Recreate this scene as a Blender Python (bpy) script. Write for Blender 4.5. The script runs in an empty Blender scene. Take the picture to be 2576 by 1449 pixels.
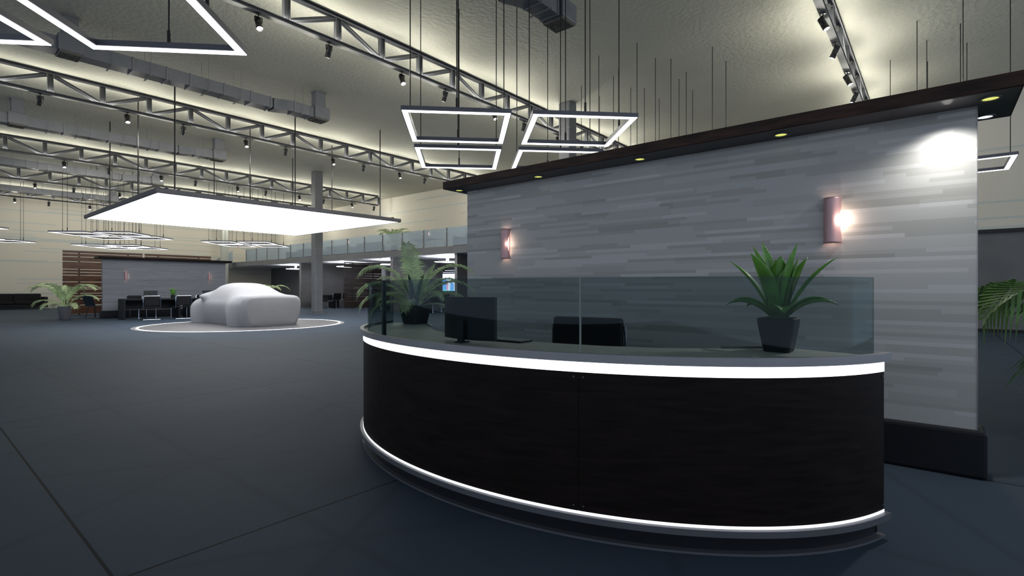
import bpy, math, random
from mathutils import Vector, Matrix
random.seed(7)
S = bpy.context.scene
COL = S.collection
# ------------------------------------------------------------------ camera, world, exposure
EYE = 1.15
AZ = math.radians(39.67)
cd = bpy.data.cameras.new('camera'); cam = bpy.data.objects.new('camera', cd); COL.objects.link(cam)
cam.location = (0, 0, EYE); cam.rotation_euler = (math.pi/2, 0, AZ - math.pi/2)
cd.sensor_width = 36; cd.lens = 18; cd.clip_start = .05; cd.clip_end = 200
S.camera = cam
w = bpy.data.worlds.new('world'); S.world = w; w.use_nodes = True
w.node_tree.nodes['Background'].inputs[0].default_value = (.46, .53, .64, 1)
w.node_tree.nodes['Background'].inputs[1].default_value = 1.7
vs = S.view_settings
vs.view_transform = 'Standard'; vs.look = 'None'; vs.gamma = 1; vs.use_curve_mapping = False; vs.exposure = 0
SPOT_W = 36.0 
FILL_STRIP_W = 58.0     # each unseen area lamp added along a truss's lower chord to brighten the ceiling
#     # each track spotlight bulb
PANEL_E = 3.6      # luminous ceiling panel over the car
FRAME_E = 3.2      # square pendants

# ------------------------------------------------------------------ materials
def P(name, col, rough=.5, metal=0, var=0, vscale=6, bump=0, bscale=60, spec=.5, stretch=None):
    m = bpy.data.materials.new(name); m.use_nodes = True
    nt = m.node_tree; b = nt.nodes['Principled BSDF']
    b.inputs['Base Color'].default_value = (*col, 1); b.inputs['Roughness'].default_value = rough
    b.inputs['Metallic'].default_value = metal; b.inputs['Specular IOR Level'].default_value = spec
    tc = nt.nodes.new('ShaderNodeTexCoord')
    src = tc.outputs['Object']
    if stretch:
        mp = nt.nodes.new('ShaderNodeMapping'); mp.inputs['Scale'].default_value = stretch
        nt.links.new(src, mp.inputs[0]); src = mp.outputs[0]
    if var:
        n = nt.nodes.new('ShaderNodeTexNoise'); n.inputs['Scale'].default_value = vscale; n.inputs['Detail'].default_value = 5
        nt.links.new(src, n.inputs['Vector'])
        r = nt.nodes.new('ShaderNodeValToRGB')
        r.color_ramp.elements[0].position = .3; r.color_ramp.elements[1].position = .7
        r.color_ramp.elements[0].color = (*[c*(1-var) for c in col], 1)
        r.color_ramp.elements[1].color = (*[min(1, c*(1+var)) for c in col], 1)
        nt.links.new(n.outputs[0], r.inputs[0]); nt.links.new(r.outputs[0], b.inputs['Base Color'])
    if bump:
        n = nt.nodes.new('ShaderNodeTexNoise'); n.inputs['Scale'].default_value = bscale; n.inputs['Detail'].default_value = 4
        nt.links.new(src, n.inputs['Vector'])
        bp = nt.nodes.new('ShaderNodeBump'); bp.inputs['Strength'].default_value = bump; bp.inputs['Distance'].default_value = .05 if name == 'textured_ceiling' else .02
        nt.links.new(n.outputs[0], bp.inputs['Height']); nt.links.new(bp.outputs[0], b.inputs['Normal'])
    return m
def E(name, col, s):
    m = bpy.data.materials.new(name); m.use_nodes = True; nt = m.node_tree
    b = nt.nodes['Principled BSDF']; b.inputs['Base Color'].default_value = (.8, .8, .8, 1)
    b.inputs['Emission Color'].default_value = (*col, 1); b.inputs['Emission Strength'].default_value = s
    return m
def GLASS(name, tint, refl=.04, rough=.02):
    m = bpy.data.materials.new(name); m.use_nodes = True; nt = m.node_tree; nt.nodes.clear()
    out = nt.nodes.new('ShaderNodeOutputMaterial'); mx = nt.nodes.new('ShaderNodeMixShader')
    t = nt.nodes.new('ShaderNodeBsdfTransparent'); t.inputs[0].default_value = (*tint, 1)
    g = nt.nodes.new('ShaderNodeBsdfGlossy'); g.inputs['Roughness'].default_value = rough; g.inputs['Color'].default_value = (.8, .9, 1, 1)
    f = nt.nodes.new('ShaderNodeFresnel'); f.inputs['IOR'].default_value = 1.2
    ad = nt.nodes.new('ShaderNodeMath'); ad.operation = 'MULTIPLY_ADD'; ad.inputs[1].default_value = .05; ad.inputs[2].default_value = refl*.3
    nt.links.new(f.outputs[0], ad.inputs[0]); nt.links.new(ad.outputs[0], mx.inputs[0])
    nt.links.new(t.outputs[0], mx.inputs[1]); nt.links.new(g.outputs[0], mx.inputs[2]); nt.links.new(mx.outputs[0], out.inputs[0])
    return m
class N:   # tiny math-node helper
    def __init__(s, nt): s.nt = nt
    def m(s, op, a, b=None, c=None):
        n = s.nt.nodes.new('ShaderNodeMath'); n.operation = op
        for i, v in enumerate((a, b, c)):
            if v is None: continue
            if isinstance(v, (int, float)): n.inputs[i].default_value = v
            else: s.nt.links.new(v, n.inputs[i])
        return n.outputs[0]
def stripe_mat(name='striped_wallcovering', lo=(.33, .328, .31), hi=(.52, .515, .51)):
    m = P(name, (.2, .2, .2), .55); nt = m.node_tree; b = nt.nodes['Principled BSDF']; k = N(nt)
    tc = nt.nodes.new('ShaderNodeTexCoord'); sp = nt.nodes.new('ShaderNodeSeparateXYZ'); nt.links.new(tc.outputs['Object'], sp.inputs[0])
    along = k.m('ADD', sp.outputs[0], sp.outputs[1])
    def layer(h, l0, l1, seed):
        row = k.m('FLOOR', k.m('DIVIDE', sp.outputs[2], h))
        wn = nt.nodes.new('ShaderNodeTexWhiteNoise'); wn.noise_dimensions = '1D'; nt.links.new(k.m('ADD', row, seed), wn.inputs['W'])
        ln = k.m('MULTIPLY_ADD', wn.outputs[0], l1-l0, l0)
        u = k.m('FLOOR', k.m('ADD', k.m('DIVIDE', along, ln), k.m('MULTIPLY', wn.outputs[0], 37.0)))
        w2 = nt.nodes.new('ShaderNodeTexWhiteNoise'); w2.noise_dimensions = '2D'
        cb = nt.nodes.new('ShaderNodeCombineXYZ'); nt.links.new(row, cb.inputs[0]); nt.links.new(u, cb.inputs[1])
        nt.links.new(cb.outputs[0], w2.inputs['Vector'])
        return w2.outputs[0]
    a = layer(.026, .35, 1.3, 3.1); c = layer(.052, .5, 1.6, 11.7)
    # a few long bars lighter or darker than the ground
    bars = k.m('SUBTRACT', k.m('GREATER_THAN', a, .88), k.m('LESS_THAN', a, .26))
    bars2 = k.m('MULTIPLY', k.m('LESS_THAN', c, .22), -.55)
    tot = k.m('ADD', bars, bars2)
    r = nt.nodes.new('ShaderNodeMapRange'); r.inputs[1].default_value = -1.6; r.inputs[2].default_value = 1
    r.inputs[3].default_value = 0; r.inputs[4].default_value = 1; nt.links.new(tot, r.inputs[0])
    cr = nt.nodes.new('ShaderNodeValToRGB'); cr.color_ramp.elements[0].color = (*lo, 1); cr.color_ramp.elements[1].color = (*hi, 1)
    nt.links.new(r.outputs[0], cr.inputs[0]); nt.links.new(cr.outputs[0], b.inputs['Base Color'])
    return m
def wall_mat():
    m = P('lined_plaster', (.3, .3, .26), .7); nt = m.node_tree; b = nt.nodes['Principled BSDF']; k = N(nt)
    tc = nt.nodes.new('ShaderNodeTexCoord'); sp = nt.nodes.new('ShaderNodeSeparateXYZ'); nt.links.new(tc.outputs['Object'], sp.inputs[0])
    row = k.m('FLOOR', k.m('DIVIDE', sp.outputs[2], .06))
    wn = nt.nodes.new('ShaderNodeTexWhiteNoise'); wn.noise_dimensions = '1D'; nt.links.new(row, wn.inputs['W'])
    ln = k.m('MULTIPLY_ADD', wn.outputs[0], 9, 5)
    u = k.m('FLOOR', k.m('DIVIDE', k.m('ADD', sp.outputs[0], sp.outputs[1]), ln))
    w2 = nt.nodes.new('ShaderNodeTexWhiteNoise'); w2.noise_dimensions = '2D'
    cb = nt.nodes.new('ShaderNodeCombineXYZ'); nt.links.new(row, cb.inputs[0]); nt.links.new(u, cb.inputs[1]); nt.links.new(cb.outputs[0], w2.inputs['Vector'])
    msk = k.m('LESS_THAN', w2.outputs[0], .13)
    mx = nt.nodes.new('ShaderNodeMix'); mx.data_type = 'RGBA'
    mx.inputs[6].default_value = (.63, .59, .51, 1); mx.inputs[7].default_value = (.50, .53, .50, 1)
    nt.links.new(msk, mx.inputs[0]); nt.links.new(mx.outputs[2], b.inputs['Base Color'])
    return m
def floor_mat():
    m = P('tiled_floor', (.1, .1, .11), .62, spec=.05); nt = m.node_tree; b = nt.nodes['Principled BSDF']; k = N(nt)
    tc = nt.nodes.new('ShaderNodeTexCoord'); sp = nt.nodes.new('ShaderNodeSeparateXYZ'); nt.links.new(tc.outputs['Object'], sp.inputs[0])
    X, Y = sp.outputs[0], sp.outputs[1]
    def lines(v, off, pitch, wd, soft):
        f = k.m('ABSOLUTE', k.m('SUBTRACT', k.m('FRACT', k.m('ADD', k.m('DIVIDE', k.m('SUBTRACT', v, off), pitch), 100.5)), .5))
        d = k.m('MULTIPLY', f, pitch)
        r = nt.nodes.new('ShaderNodeMapRange'); r.interpolation_type = 'SMOOTHSTEP'; nt.links.new(d, r.inputs[0])
        r.inputs[1].default_value = wd; r.inputs[2].default_value = wd+soft; r.inputs[3].default_value = 1; r.inputs[4].default_value = 0
        return r.outputs[0]
    j = k.m('MAXIMUM', lines(X, .553, 3.62, .0035, .006), lines(Y, 2.485, 3.62, .0035, .006))
    def proj(a): return k.m('ADD', k.m('MULTIPLY', X, math.cos(a)), k.m('MULTIPLY', Y, math.sin(a)))
    t1 = lines(X, 1.31, 1.45, .008, .035)
    a1 = math.radians(120); a2 = math.radians(60)
    t2 = lines(proj(a1), 1.315*math.cos(a1)+3.756*math.sin(a1), 1.45, .008, .035)
    t3 = lines(proj(a2), 1.315*math.cos(a2)+3.756*math.sin(a2), 1.45, .008, .035)
    t = k.m('MULTIPLY', k.m('MAXIMUM', k.m('MAXIMUM', t1, t2), t3), .13)
    tot = k.m('MAXIMUM', j, t)
    n = nt.nodes.new('ShaderNodeTexNoise'); n.inputs['Scale'].default_value = 1.3; n.inputs['Detail'].default_value = 6; nt.links.new(tc.outputs['Object'], n.inputs['Vector'])
    cr = nt.nodes.new('ShaderNodeValToRGB'); cr.color_ramp.elements[0].position = .3; cr.color_ramp.elements[1].position = .7
    cr.color_ramp.elements[0].color = (.045, .062, .088, 1); cr.color_ramp.elements[1].color = (.051, .070, .096, 1)
    nt.links.new(n.outputs[0], cr.inputs[0])
    mx = nt.nodes.new('ShaderNodeMix'); mx.data_type = 'RGBA'; nt.links.new(tot, mx.inputs[0])
    nt.links.new(cr.outputs[0], mx.inputs[6]); mx.inputs[7].default_value = (.008, .010, .014, 1); nt.links.new(mx.outputs[2], b.inputs['Base Color'])
    bp = nt.nodes.new('ShaderNodeBump'); bp.inputs['Strength'].default_value = .25; bp.inputs['Distance'].default_value = .01
    n2 = nt.nodes.new('ShaderNodeTexNoise'); n2.inputs['Scale'].default_value = 90; nt.links.new(tc.outputs['Object'], n2.inputs['Vector'])
    h = k.m('SUBTRACT', k.m('MULTIPLY', n2.outputs[0], .12), k.m('MULTIPLY', j, .15)); nt.links.new(h, bp.inputs['Height']); nt.links.new(bp.outputs[0], b.inputs['Normal'])
    return m
M = dict(
 ceil=P('textured_ceiling', (.47, .465, .40), .85, var=.04, vscale=.8, bump=.55, bscale=12),
 wall=wall_mat(), floor=floor_mat(), stripe=stripe_mat(), stripe_shaded=stripe_mat('shaded_wallcovering', (.17, .18, .20), (.23, .24, .27)),  # last one: same wallcovering, the small wall's dimmer light put into its colour
 lowwall=P('dark_grey_wall', (.12, .125, .13), .6, var=.1, vscale=2),
 steel=P('grey_steel', (.10, .103, .115), .45, .25, var=.05),
 steel_l=P('pale_grey_steel', (.22, .22, .22), .8, .0, var=.05, spec=.02),
 duct=P('galvanised_duct', (.19, .195, .215), .45, .35, var=.06),
 duct_f=P('duct_flange', (.24, .245, .26), .4, .4, var=.05),
 black=P('black_metal', (.012, .012, .014), .4, .3, var=.1),
 rod=P('dark_rod', (.018, .018, .02), .35, .3, var=.1),
 frame=P('anodised_frame', (.13, .13, .15), .4, .4, var=.05),
 frame_e=E('pendant_diffuser', (.92, .93, 1), FRAME_E),
 panel_e=E('luminous_panel', (.96, .97, 1), PANEL_E),
 strip_e=E('desk_light_strip', (.95, .96, 1), 2.2),
 strip2_e=E('lower_light_strip', (.93, .95, 1), 1.5),
 lens=E('spot_lens', (.95, .95, .9), 9), ring_e=E('floor_ring_light', (.95, .93, 1), 1.3),
 yel=E('yellow_downlight', (.75, .78, .12), .95), wht=E('white_downlight', (.95, .97, 1), 1.6),
 sconce_e=E('sconce_lamp', (1, .78, .62), 9),
 soff_u=E('soffit_uplight', (.95, .96, 1), 80),
 soff_e=E('soffit_light', (.95, .96, 1), 9),
 wood=P('dark_walnut', (.009, .0055, .005), .5, var=.5, vscale=5, stretch=(1, 1, 9), spec=.12),
 wood2=P('walnut_fascia', (.036, .017, .011), .4, spec=.2, var=.6, vscale=4, stretch=(1, 1, 6)),
 slat=P('stained_slat', (.11, .048, .026), .4, var=.5, vscale=3, stretch=(1, 1, 6)),
 slat_d=P('dark_slat', (.022, .014, .011), .4, var=.4, vscale=3, stretch=(1, 1, 6)),
 soffit_dk=P('charcoal_soffit', (.05, .05, .056), .5, var=.05),
 top=P('grey_worktop', (.60, .59, .58), .5, var=.06, vscale=12),
 rim=P('grey_rim', (.28, .285, .30), .35, .2, var=.05),
 plinth=P('black_plinth', (.008, .009, .013), .5, var=.15, spec=.25),
 foot=P('grey_foot', (.11, .115, .13), .4, .2, var=.05),
 glass=GLASS('tinted_glass', (.62, .68, .68), .03), gedge=P('glass_edge', (.01, .02, .022), .2), gedge_l=P('bright_glass_edge', (.2, .25, .25), .2),
 rglass=GLASS('railing_glass', (.62, .67, .71), .9, .6),
 metal=P('brushed_metal', (.3, .29, .3), .35, .6, var=.05), chrome=P('chrome', (.55, .6, .68), .15, 1),
 sconce=P('rose_metal', (.48, .30, .31), .35, .3, var=.05),
 cover=P('car_cover', (.30, .30, .31), .6, var=.03, vscale=3, bump=.5, bscale=1.6),
 blackfab=P('black_leather', (.008, .008, .010), .6, var=.15, spec=.2), screen=P('black_plastic', (.010, .014, .017), .45, var=.1),
 pot=P('dark_pot', (.016, .020, .021), .5, var=.1), pot_g=P('grey_pot', (.12, .12, .13), .5, var=.05), soil=P('soil', (.01, .008, .006), .9, var=.3, vscale=40),
 palm=P('palm_leaf', (.54, .68, .36), .55, var=.35, vscale=9), palm_d=P('palm_stem', (.12, .17, .08), .6, var=.2),
 palm2=P('fresh_palm_leaf', (.10, .22, .05), .5, var=.35, vscale=9),
 agave=P('agave_leaf', (.10, .27, .035), .4, var=.5, vscale=7),
 dkleaf=P('dark_blade_leaf', (.012, .045, .02), .4, var=.3),
 vent=P('vent_grille', (.17, .16, .13), .6, var=.1), mezz=P('mezzanine_fascia', (.16, .165, .18), .5, var=.06, vscale=2),
 soff=P('mezzanine_soffit', (.8, .8, .84), .6, var=.03), colm=P('grey_column', (.13, .135, .145), .5, var=.08, vscale=3, bump=.1),
 creme=P('pale_column', (.42, .43, .40), .5, var=.05), part=P('grey_partition', (.10, .10, .10), .6, var=.08),
 pad=P('display_floor', (.095, .092, .10), .45, var=.05), key=P('keyboard_keys', (.55, .56, .58), .5),
 tv_b=E('screen_blue', (.0, .35, .95), 1.3), tv_c=E('screen_cyan', (.05, .75, 1), 1.2), tv_w=E('screen_white', (.75, .8, 1), 1.3), tv_p=E('screen_pink', (1, .3, .6), 1.0),
)
# ------------------------------------------------------------------ mesh helpers
class MB:
    def __init__(s): s.v = []; s.f = []; s.mi = []; s.cur = 0
    def add(s, vs_, fs):
        o = len(s.v); s.v += [tuple(p) for p in vs_]; s.f += [tuple(i+o for i in f) for f in fs]; s.mi += [s.cur]*len(fs); return s
    def box(s, x0, y0, z0, x1, y1, z1):
        v = [(x, y, z) for z in (z0, z1) for y in (y0, y1) for x in (x0, x1)]
        return s.add(v, [(0, 2, 3, 1), (4, 5, 7, 6), (0, 1, 5, 4), (2, 6, 7, 3), (0, 4, 6, 2), (1, 3, 7, 5)])
    def bar(s, a, b, wd, ht, up=(0, 0, 1)):
        a, b = Vector(a), Vector(b); d = (b-a).normalized(); u = Vector(up); r = d.cross(u)
        if r.length < 1e-4: r = d.cross(Vector((0, 1, 0)))
        r.normalize(); u = r.cross(d).normalized(); v = []
        for p in (a, b):
            for i, j in ((-1, -1), (1, -1), (1, 1), (-1, 1)): v.append(p + r*wd/2*i + u*ht/2*j)
        return s.add(v, [(0, 1, 2, 3), (7, 6, 5, 4), (0, 4, 5, 1), (1, 5, 6, 2), (2, 6, 7, 3), (3, 7, 4, 0)])
    def tube(s, pts, r, n=10, caps=True):
        pts = [Vector(p) for p in pts]; rs = r if isinstance(r, (list, tuple)) else [r]*len(pts); v = []; prev = None
        for i, p in enumerate(pts):
            d = (pts[min(i+1, len(pts)-1)] - pts[max(i-1, 0)]).normalized()
            if prev is None: a = d.orthogonal().normalized()
            else:
                a = prev - d*prev.dot(d)
                a = a.normalized() if a.length > 1e-5 else d.orthogonal().normalized()
            prev = a; b = d.cross(a)
            for k in range(n):
                t = 2*math.pi*k/n; v.append(p + (a*math.cos(t)+b*math.sin(t))*rs[i])
        f = []
        for i in range(len(pts)-1):
            for k in range(n): f.append((i*n+k, i*n+(k+1) % n, (i+1)*n+(k+1) % n, (i+1)*n+k))
        if caps: f.append(tuple(reversed(range(n)))); f.append(tuple(range((len(pts)-1)*n, len(pts)*n)))
        return s.add(v, f)
    def lathe(s, prof, n=24, c=(0, 0, 0), sq=0):
        v = []
        for r, z in prof:
            for k in range(n):
                t = 2*math.pi*(k+.5)/n; q = 1.0
                if sq: q = (abs(math.cos(t))**sq + abs(math.sin(t))**sq)**(-1/sq)
                v.append((c[0]+r*q*math.cos(t), c[1]+r*q*math.sin(t), c[2]+z))
        f = [(i*n+k, i*n+(k+1) % n, (i+1)*n+(k+1) % n, (i+1)*n+k) for i in range(len(prof)-1) for k in range(n)]
        f.append(tuple(reversed(range(n)))); f.append(tuple(range((len(prof)-1)*n, len(prof)*n)))
        return s.add(v, f)
    def prism(s, poly, z0, z1):
        n = len(poly); v = [(x, y, z0) for x, y in poly]+[(x, y, z1) for x, y in poly]
        f = [tuple(reversed(range(n))), tuple(range(n, 2*n))]+[(i, (i+1) % n, n+(i+1) % n, n+i) for i in range(n)]
        return s.add(v, f)
    def build(s, name, mat, parent=None, smooth=False, bevel=0, loc=None):
        me = bpy.data.meshes.new(name); me.from_pydata(s.v, [], s.f)
        mats = mat if isinstance(mat, (list, tuple)) else [mat]
        for m in mats: me.materials.append(m)
        for p, k in zip(me.polygons, s.mi): p.material_index = k
        if smooth:
            for p in me.polygons: p.use_smooth = True
        me.update()
        o = bpy.data.objects.new(name, me); COL.objects.link(o)
        if parent is not None: o.parent = parent
        if loc: o.location = loc
        if smooth:
            md = o.modifiers.new('es', 'EDGE_SPLIT'); md.split_angle = math.radians(40)
        if bevel:
            b = o.modifiers.new('bevel', 'BEVEL'); b.width = bevel; b.segments = 2; b.limit_method = 'ANGLE'
        return o
def tag(o, label=None, cat=None, group=None, kind=None):
    if label: o['label'] = label
    if cat: o['category'] = cat
    if group: o['group'] = group
    if kind: o['kind'] = kind
    return o
def empty(name, loc, rz=0, label=None, cat=None, group=None):
    o = bpy.data.objects.new(name, None); COL.objects.link(o); o.empty_display_size = .1
    o.location = loc; o.rotation_euler = (0, 0, rz); return tag(o, label, cat, group)
def copy_tree(o, parent=None):
    c = o.copy(); COL.objects.link(c)
    if parent is not None: c.parent = parent
    for ch in list(o.children): copy_tree(ch, c)
    return c
def place(proto, used, loc, rz, label, group=None, sc=None):
    o = copy_tree(proto) if used else proto
    o.location = loc; o.rotation_euler = (0, 0, rz); o['label'] = label
    if group: o['group'] = group
    if sc: o.scale = (sc, sc, sc)
    return o
ORD = ['first', 'second', 'third', 'fourth', 'fifth', 'sixth', 'seventh', 'eighth', 'ninth', 'tenth', 'eleventh', 'twelfth']
R2 = math.sqrt(2)
CEIL = 6.35; XW = 18.3; YW = 39.0; ZS = 2.62
# ------------------------------------------------------------------ shell
def struct(name, mb, m, **k): return tag(mb.build(name, m, **k), kind='structure')
struct('floor', MB().box(-12, -8, -.2, XW+.2, YW+.2, 0), M['floor'])
struct('ceiling', MB().box(-12, -8, CEIL, XW+.2, YW+.2, CEIL+.2), M['ceil'])
struct('wall_back', MB().box(-12, YW, 0, XW+.2, YW+.2, CEIL), M['wall'])
struct('wall_right', MB().box(XW, -8, ZS, XW+.2, YW, CEIL), M['wall'])
struct('wall_right_lower', MB().box(XW, -8, 0, XW+.2, YW, ZS), M['lowwall'])
struct('trim_1', MB().box(XW-.08, -8, ZS-.03, XW, 12.9, ZS+.06), M['black'])
struct('baseboard_right', MB().box(XW-.03, -8, 0, XW, YW, .08), M['black'])

# ------------------------------------------------------------------ steel roof trusses
TY = [1.47, 8.77, 16.35, 24.2, 30.2, 36.1]
TN = ['rightmost', 'front left', 'second left', 'third left', 'fourth left', 'farthest']
TD = ['descending behind the canopy at upper right', 'passing behind the near square pendants', 'passing just over the luminous panel', 'behind the luminous panel', 'second farthest from the camera', 'farthest away, before the back wall']
ZB = 5.765; ZT = 6.265
def make_truss(x0, n):
    r = empty('roof_truss', (0, 0, 0), 0, 'x', 'truss', 'steel roof trusses')
    x1 = x0+n
    for nm, z in (('top_chord', ZT), ('bottom_chord', ZB)):
        m = MB(); m.box(x0-.3, -.06, z, x1+.0, .06, z+.012); m.box(x0-.3, -.06, z+.062, x1, .06, z+.074); m.box(x0-.3, -.008, z+.012, x1, .008, z+.062)
        m.build(nm, M['steel_l'] if nm == 'bottom_chord' else M['steel'], r)
    vt = None
    for i in range(n+1):
        if vt is None:
            m = MB(); m.box(-.055, -.045, ZB+.074, -.045, .045, ZT); m.box(.045, -.045, ZB+.074, .055, .045, ZT); m.box(-.045, -.006, ZB+.074, .045, .006, ZT)
            vt = m.build('vertical_post', M['steel'], r); o = vt
        else: o = vt.copy(); COL.objects.link(o); o.parent = r
        o.location = (x0+i, 0, 0)
    dg = {}
    for i in range(n):
        k = (int(math.floor(x0+i)) % 3) == 2
        if k not in dg:
            m = MB(); zb, zt = ZB+.09, ZT-.02
            a, b = ((.07, 0, zt), (.93, 0, zb)) if k else ((.07, 0, zb), (.93, 0, zt))
            m.bar(a, b, .07, .012)
            m.bar((a[0], 0, a[2]), (b[0], 0, b[2]), .02, .10)
            dg[k] = m.build('diagonal_brace', M['steel'], r); o = dg[k]
        else: o = dg[k].copy(); COL.objects.link(o); o.parent = r
        o.location = (x0+i, 0, 0)
    for s_ in (-1, 1):  # added area lamps without a fixture, for the bright ceiling bands
        l = bpy.data.lights.new('added_ceiling_fill', 'AREA'); l.shape = 'RECTANGLE'; l.size = 17; l.size_y = .03; l.energy = FILL_STRIP_W; l.color = (1, .98, .86)
        o = bpy.data.objects.new('added_ceiling_fill', l); COL.objects.link(o); o.parent = r; o.location = (x0+n/2, s_*.05, ZB+.084); o.rotation_euler = (math.pi, 0, 0)
    return r
tr = make_truss(.38, 17)
for i, y in enumerate(TY):
    o = tr if i == 0 else copy_tree(tr)
    o.location = (.5 if i == 0 else 0, y, 0)
    o['label'] = 'grey steel lattice roof truss ' + TD[i]
    # bottom chord carries on to the side wall

# ------------------------------------------------------------------ track spotlights
def make_spot():
    r = empty('spotlight', (0, 0, 0), 0, 'x', 'spotlight', 'x')
    m = MB(); m.lathe([(.035, 0), (.035, -.012)], 16); m.tube([(0, 0, -.01), (0, 0, -.055)], .008, 8); m.build('mount', M['black'], r, True)
    m = MB(); m.bar((-.05, 0, -.055), (.05, 0, -.055), .02, .006); m.bar((-.05, 0, -.055), (-.05, 0, -.13), .02, .006, (1, 0, 0)); m.bar((.05, 0, -.055), (.05, 0, -.13), .02, .006, (1, 0, 0))
    m.build('yoke', M['black'], r)
    t = math.radians(24); d = Vector((0, -math.sin(t), -math.cos(t))); c = Vector((0, 0, -.135))
    m = MB(); m.tube([c-d*.08, c-d*.075, c+d*.03, c+d*.033, c+d*.037, c+d*.11, c+d*.11, c+d*.09], [.038, .042, .042, .039, .042, .044, .038, .036], 18)
    m.build('lamp_head', M['black'], r, True)
    m = MB(); m.tube([c+d*.103, c+d*.107], .0375, 16); m.build('lens', M['lens'], r)
    l = bpy.data.lights.new('bulb', 'POINT'); l.energy = SPOT_W; l.color = (1, .975, .86); l.shadow_soft_size = .025
    lo = bpy.data.objects.new('bulb', l); COL.objects.link(lo); lo.parent = r; lo.location = c+d*.155
    return r
sp = make_spot(); used = False
SX = [2.2, 3.9, 5.2, 6.9, 8.15, 9.85, 11.1, 12.75, 14.05, 15.7, 17.1]
for ti, y in enumerate(TY):
    xs = [(x if i % 2 else x) for i, x in enumerate(SX)]
    if ti == 0: xs = [9.96, 11.3, 13.0, 14.3, 15.9]
    elif ti != 2: xs = xs[1:]
    k = 0
    for x in xs:
        idx = min(range(len(SX)), key=lambda q: abs(SX[q]-x))
        bright = idx % 2 == 1
        o = place(sp, used, (x, y, ZB), 0 if bright else math.pi, '%s spotlight from the left under the %s truss, %s' % (ORD[k], TN[ti], 'its lit lens facing us' if bright else 'aimed away from us'), 'spotlights under the roof trusses', 1.2)
        used = True; k += 1

# ------------------------------------------------------------------ air ducts
def make_duct(x0=-3.0):
    r = empty('air_duct', (0, 0, 0), 0, 'x', 'duct', 'rectangular air ducts')
    z0, z1 = 5.56, 5.82; hw = .17
    m = MB(); m.box(x0, -hw, z0, 1.93, hw, z1); m.box(2.28, -hw, z0, 5.95, hw, z1); m.build('duct_run', M['duct'], r)
    # offset bend
    m = MB(); n = 10
    def cs(x, yo): return [(x, yo-hw, z0), (x, yo+hw, z0), (x, yo+hw, z1), (x, yo-hw, z1)]
    v = []; f = []
    for i in range(n+1):
        t = i/n; v += cs(6.0+.45*t, -.16*(3*t*t-2*t**3))
    for i in range(n):
        for k in range(4): f.append((i*4+k, i*4+(k+1) % 4, i*4+4+(k+1) % 4, i*4+4+k))
    m.add(v, f); m.box(5.95, -hw*.8, z0+.03, 6.0, hw*.8, z1-.03); m.build('duct_bend', M['duct'], r)
    m = MB(); m.box(6.45, -.16-hw, z0, 7.0, -.16+hw, z1); m.build('duct_end_run', M['duct'], r)
    for bx in (1.93, 6.98):
        yo = 0 if bx < 3 else -.16
        m = MB(); m.box(bx, yo-.22, 5.57, bx+(.38 if bx < 3 else .42), yo+.22, 5.88); m.build('vent_box', M['duct'], r, bevel=.008)
        w_ = .38 if bx < 3 else .42
        m = MB(); m.box(bx+.02, yo-.2, 5.545, bx+w_-.02, yo+.2, 5.57)
        for j in range(4):
            q = .03+j*.035; m.box(bx+q, yo-.21+q, 5.535-.0*j, bx+q+.012, yo+.21-q, 5.547); m.box(bx+w_-q-.012, yo-.21+q, 5.535, bx+w_-q, yo+.21-q, 5.547)
            m.box(bx+q, yo-.21+q, 5.535, bx+w_-q, yo-.198+q, 5.547); m.box(bx+q, yo+.198-q, 5.535, bx+w_-q, yo+.21-q, 5.547)
        m.build('vent_grille', M['vent'], r)
        m = MB(); m.box(bx+.08, yo-.11, 5.88, bx+w_-.06, yo+.11, CEIL-.08); m.box(bx+.06, yo-.13, CEIL-.08, bx+w_-.04, yo+.13, CEIL-.06); m.build('duct_neck', M['duct'], r)
    fl = None
    for x, yo in [(3.1, 0), (3.7, 0), (4.15, 0), (4.85, 0), (5.45, 0), (5.92, 0), (6.45, -.16), (6.9, -.16)]:
        if fl is None:
            m = MB(); a = hw+.015; m.box(-.01, -a, z0-.015, .01, a, z0); m.box(-.01, -a, z1, .01, a, z1+.015); m.box(-.01, -a, z0, .01, -hw, z1); m.box(-.01, hw, z0, .01, a, z1)
            fl = m.build('flange', M['duct_f'], r); o = fl
        else: o = fl.copy(); COL.objects.link(o); o.parent = r
        o.location = (x, yo, 0)
    hg = None
    for x in (2.75, 3.4, 4.5, 5.2, 6.65):
        if hg is None:
            m = MB(); m.box(-.012, -hw-.06, z0-.03, .012, hw+.06, z0-.015)
            for q in (-1, 1): m.tube([(0, q*(hw+.045), z0-.02), (0, q*(hw+.045), CEIL-.06)], .0035, 6)
            hg = m.build('hanger', M['duct_f'], r); o = hg
        else: o = hg.copy(); COL.objects.link(o); o.parent = r
        o.location = (x, -.16 if x > 6.2 else 0, 0)
    return r
DN = ['nearest the camera, cut off by the top edge', 'between the second and third trusses, ending left of the pendants', 'above the luminous panel', 'behind the luminous panel', 'farthest from the camera']
dproto = make_duct()
for i, y in enumerate([5.1, 12.85, 19.5, 26.1, 33.0]):
    o = dproto if i == 0 else copy_tree(dproto); o.location = (.02, y, (.07 if i == 0 else .06)); o['label'] = 'grey air duct ' + DN[i]

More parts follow.
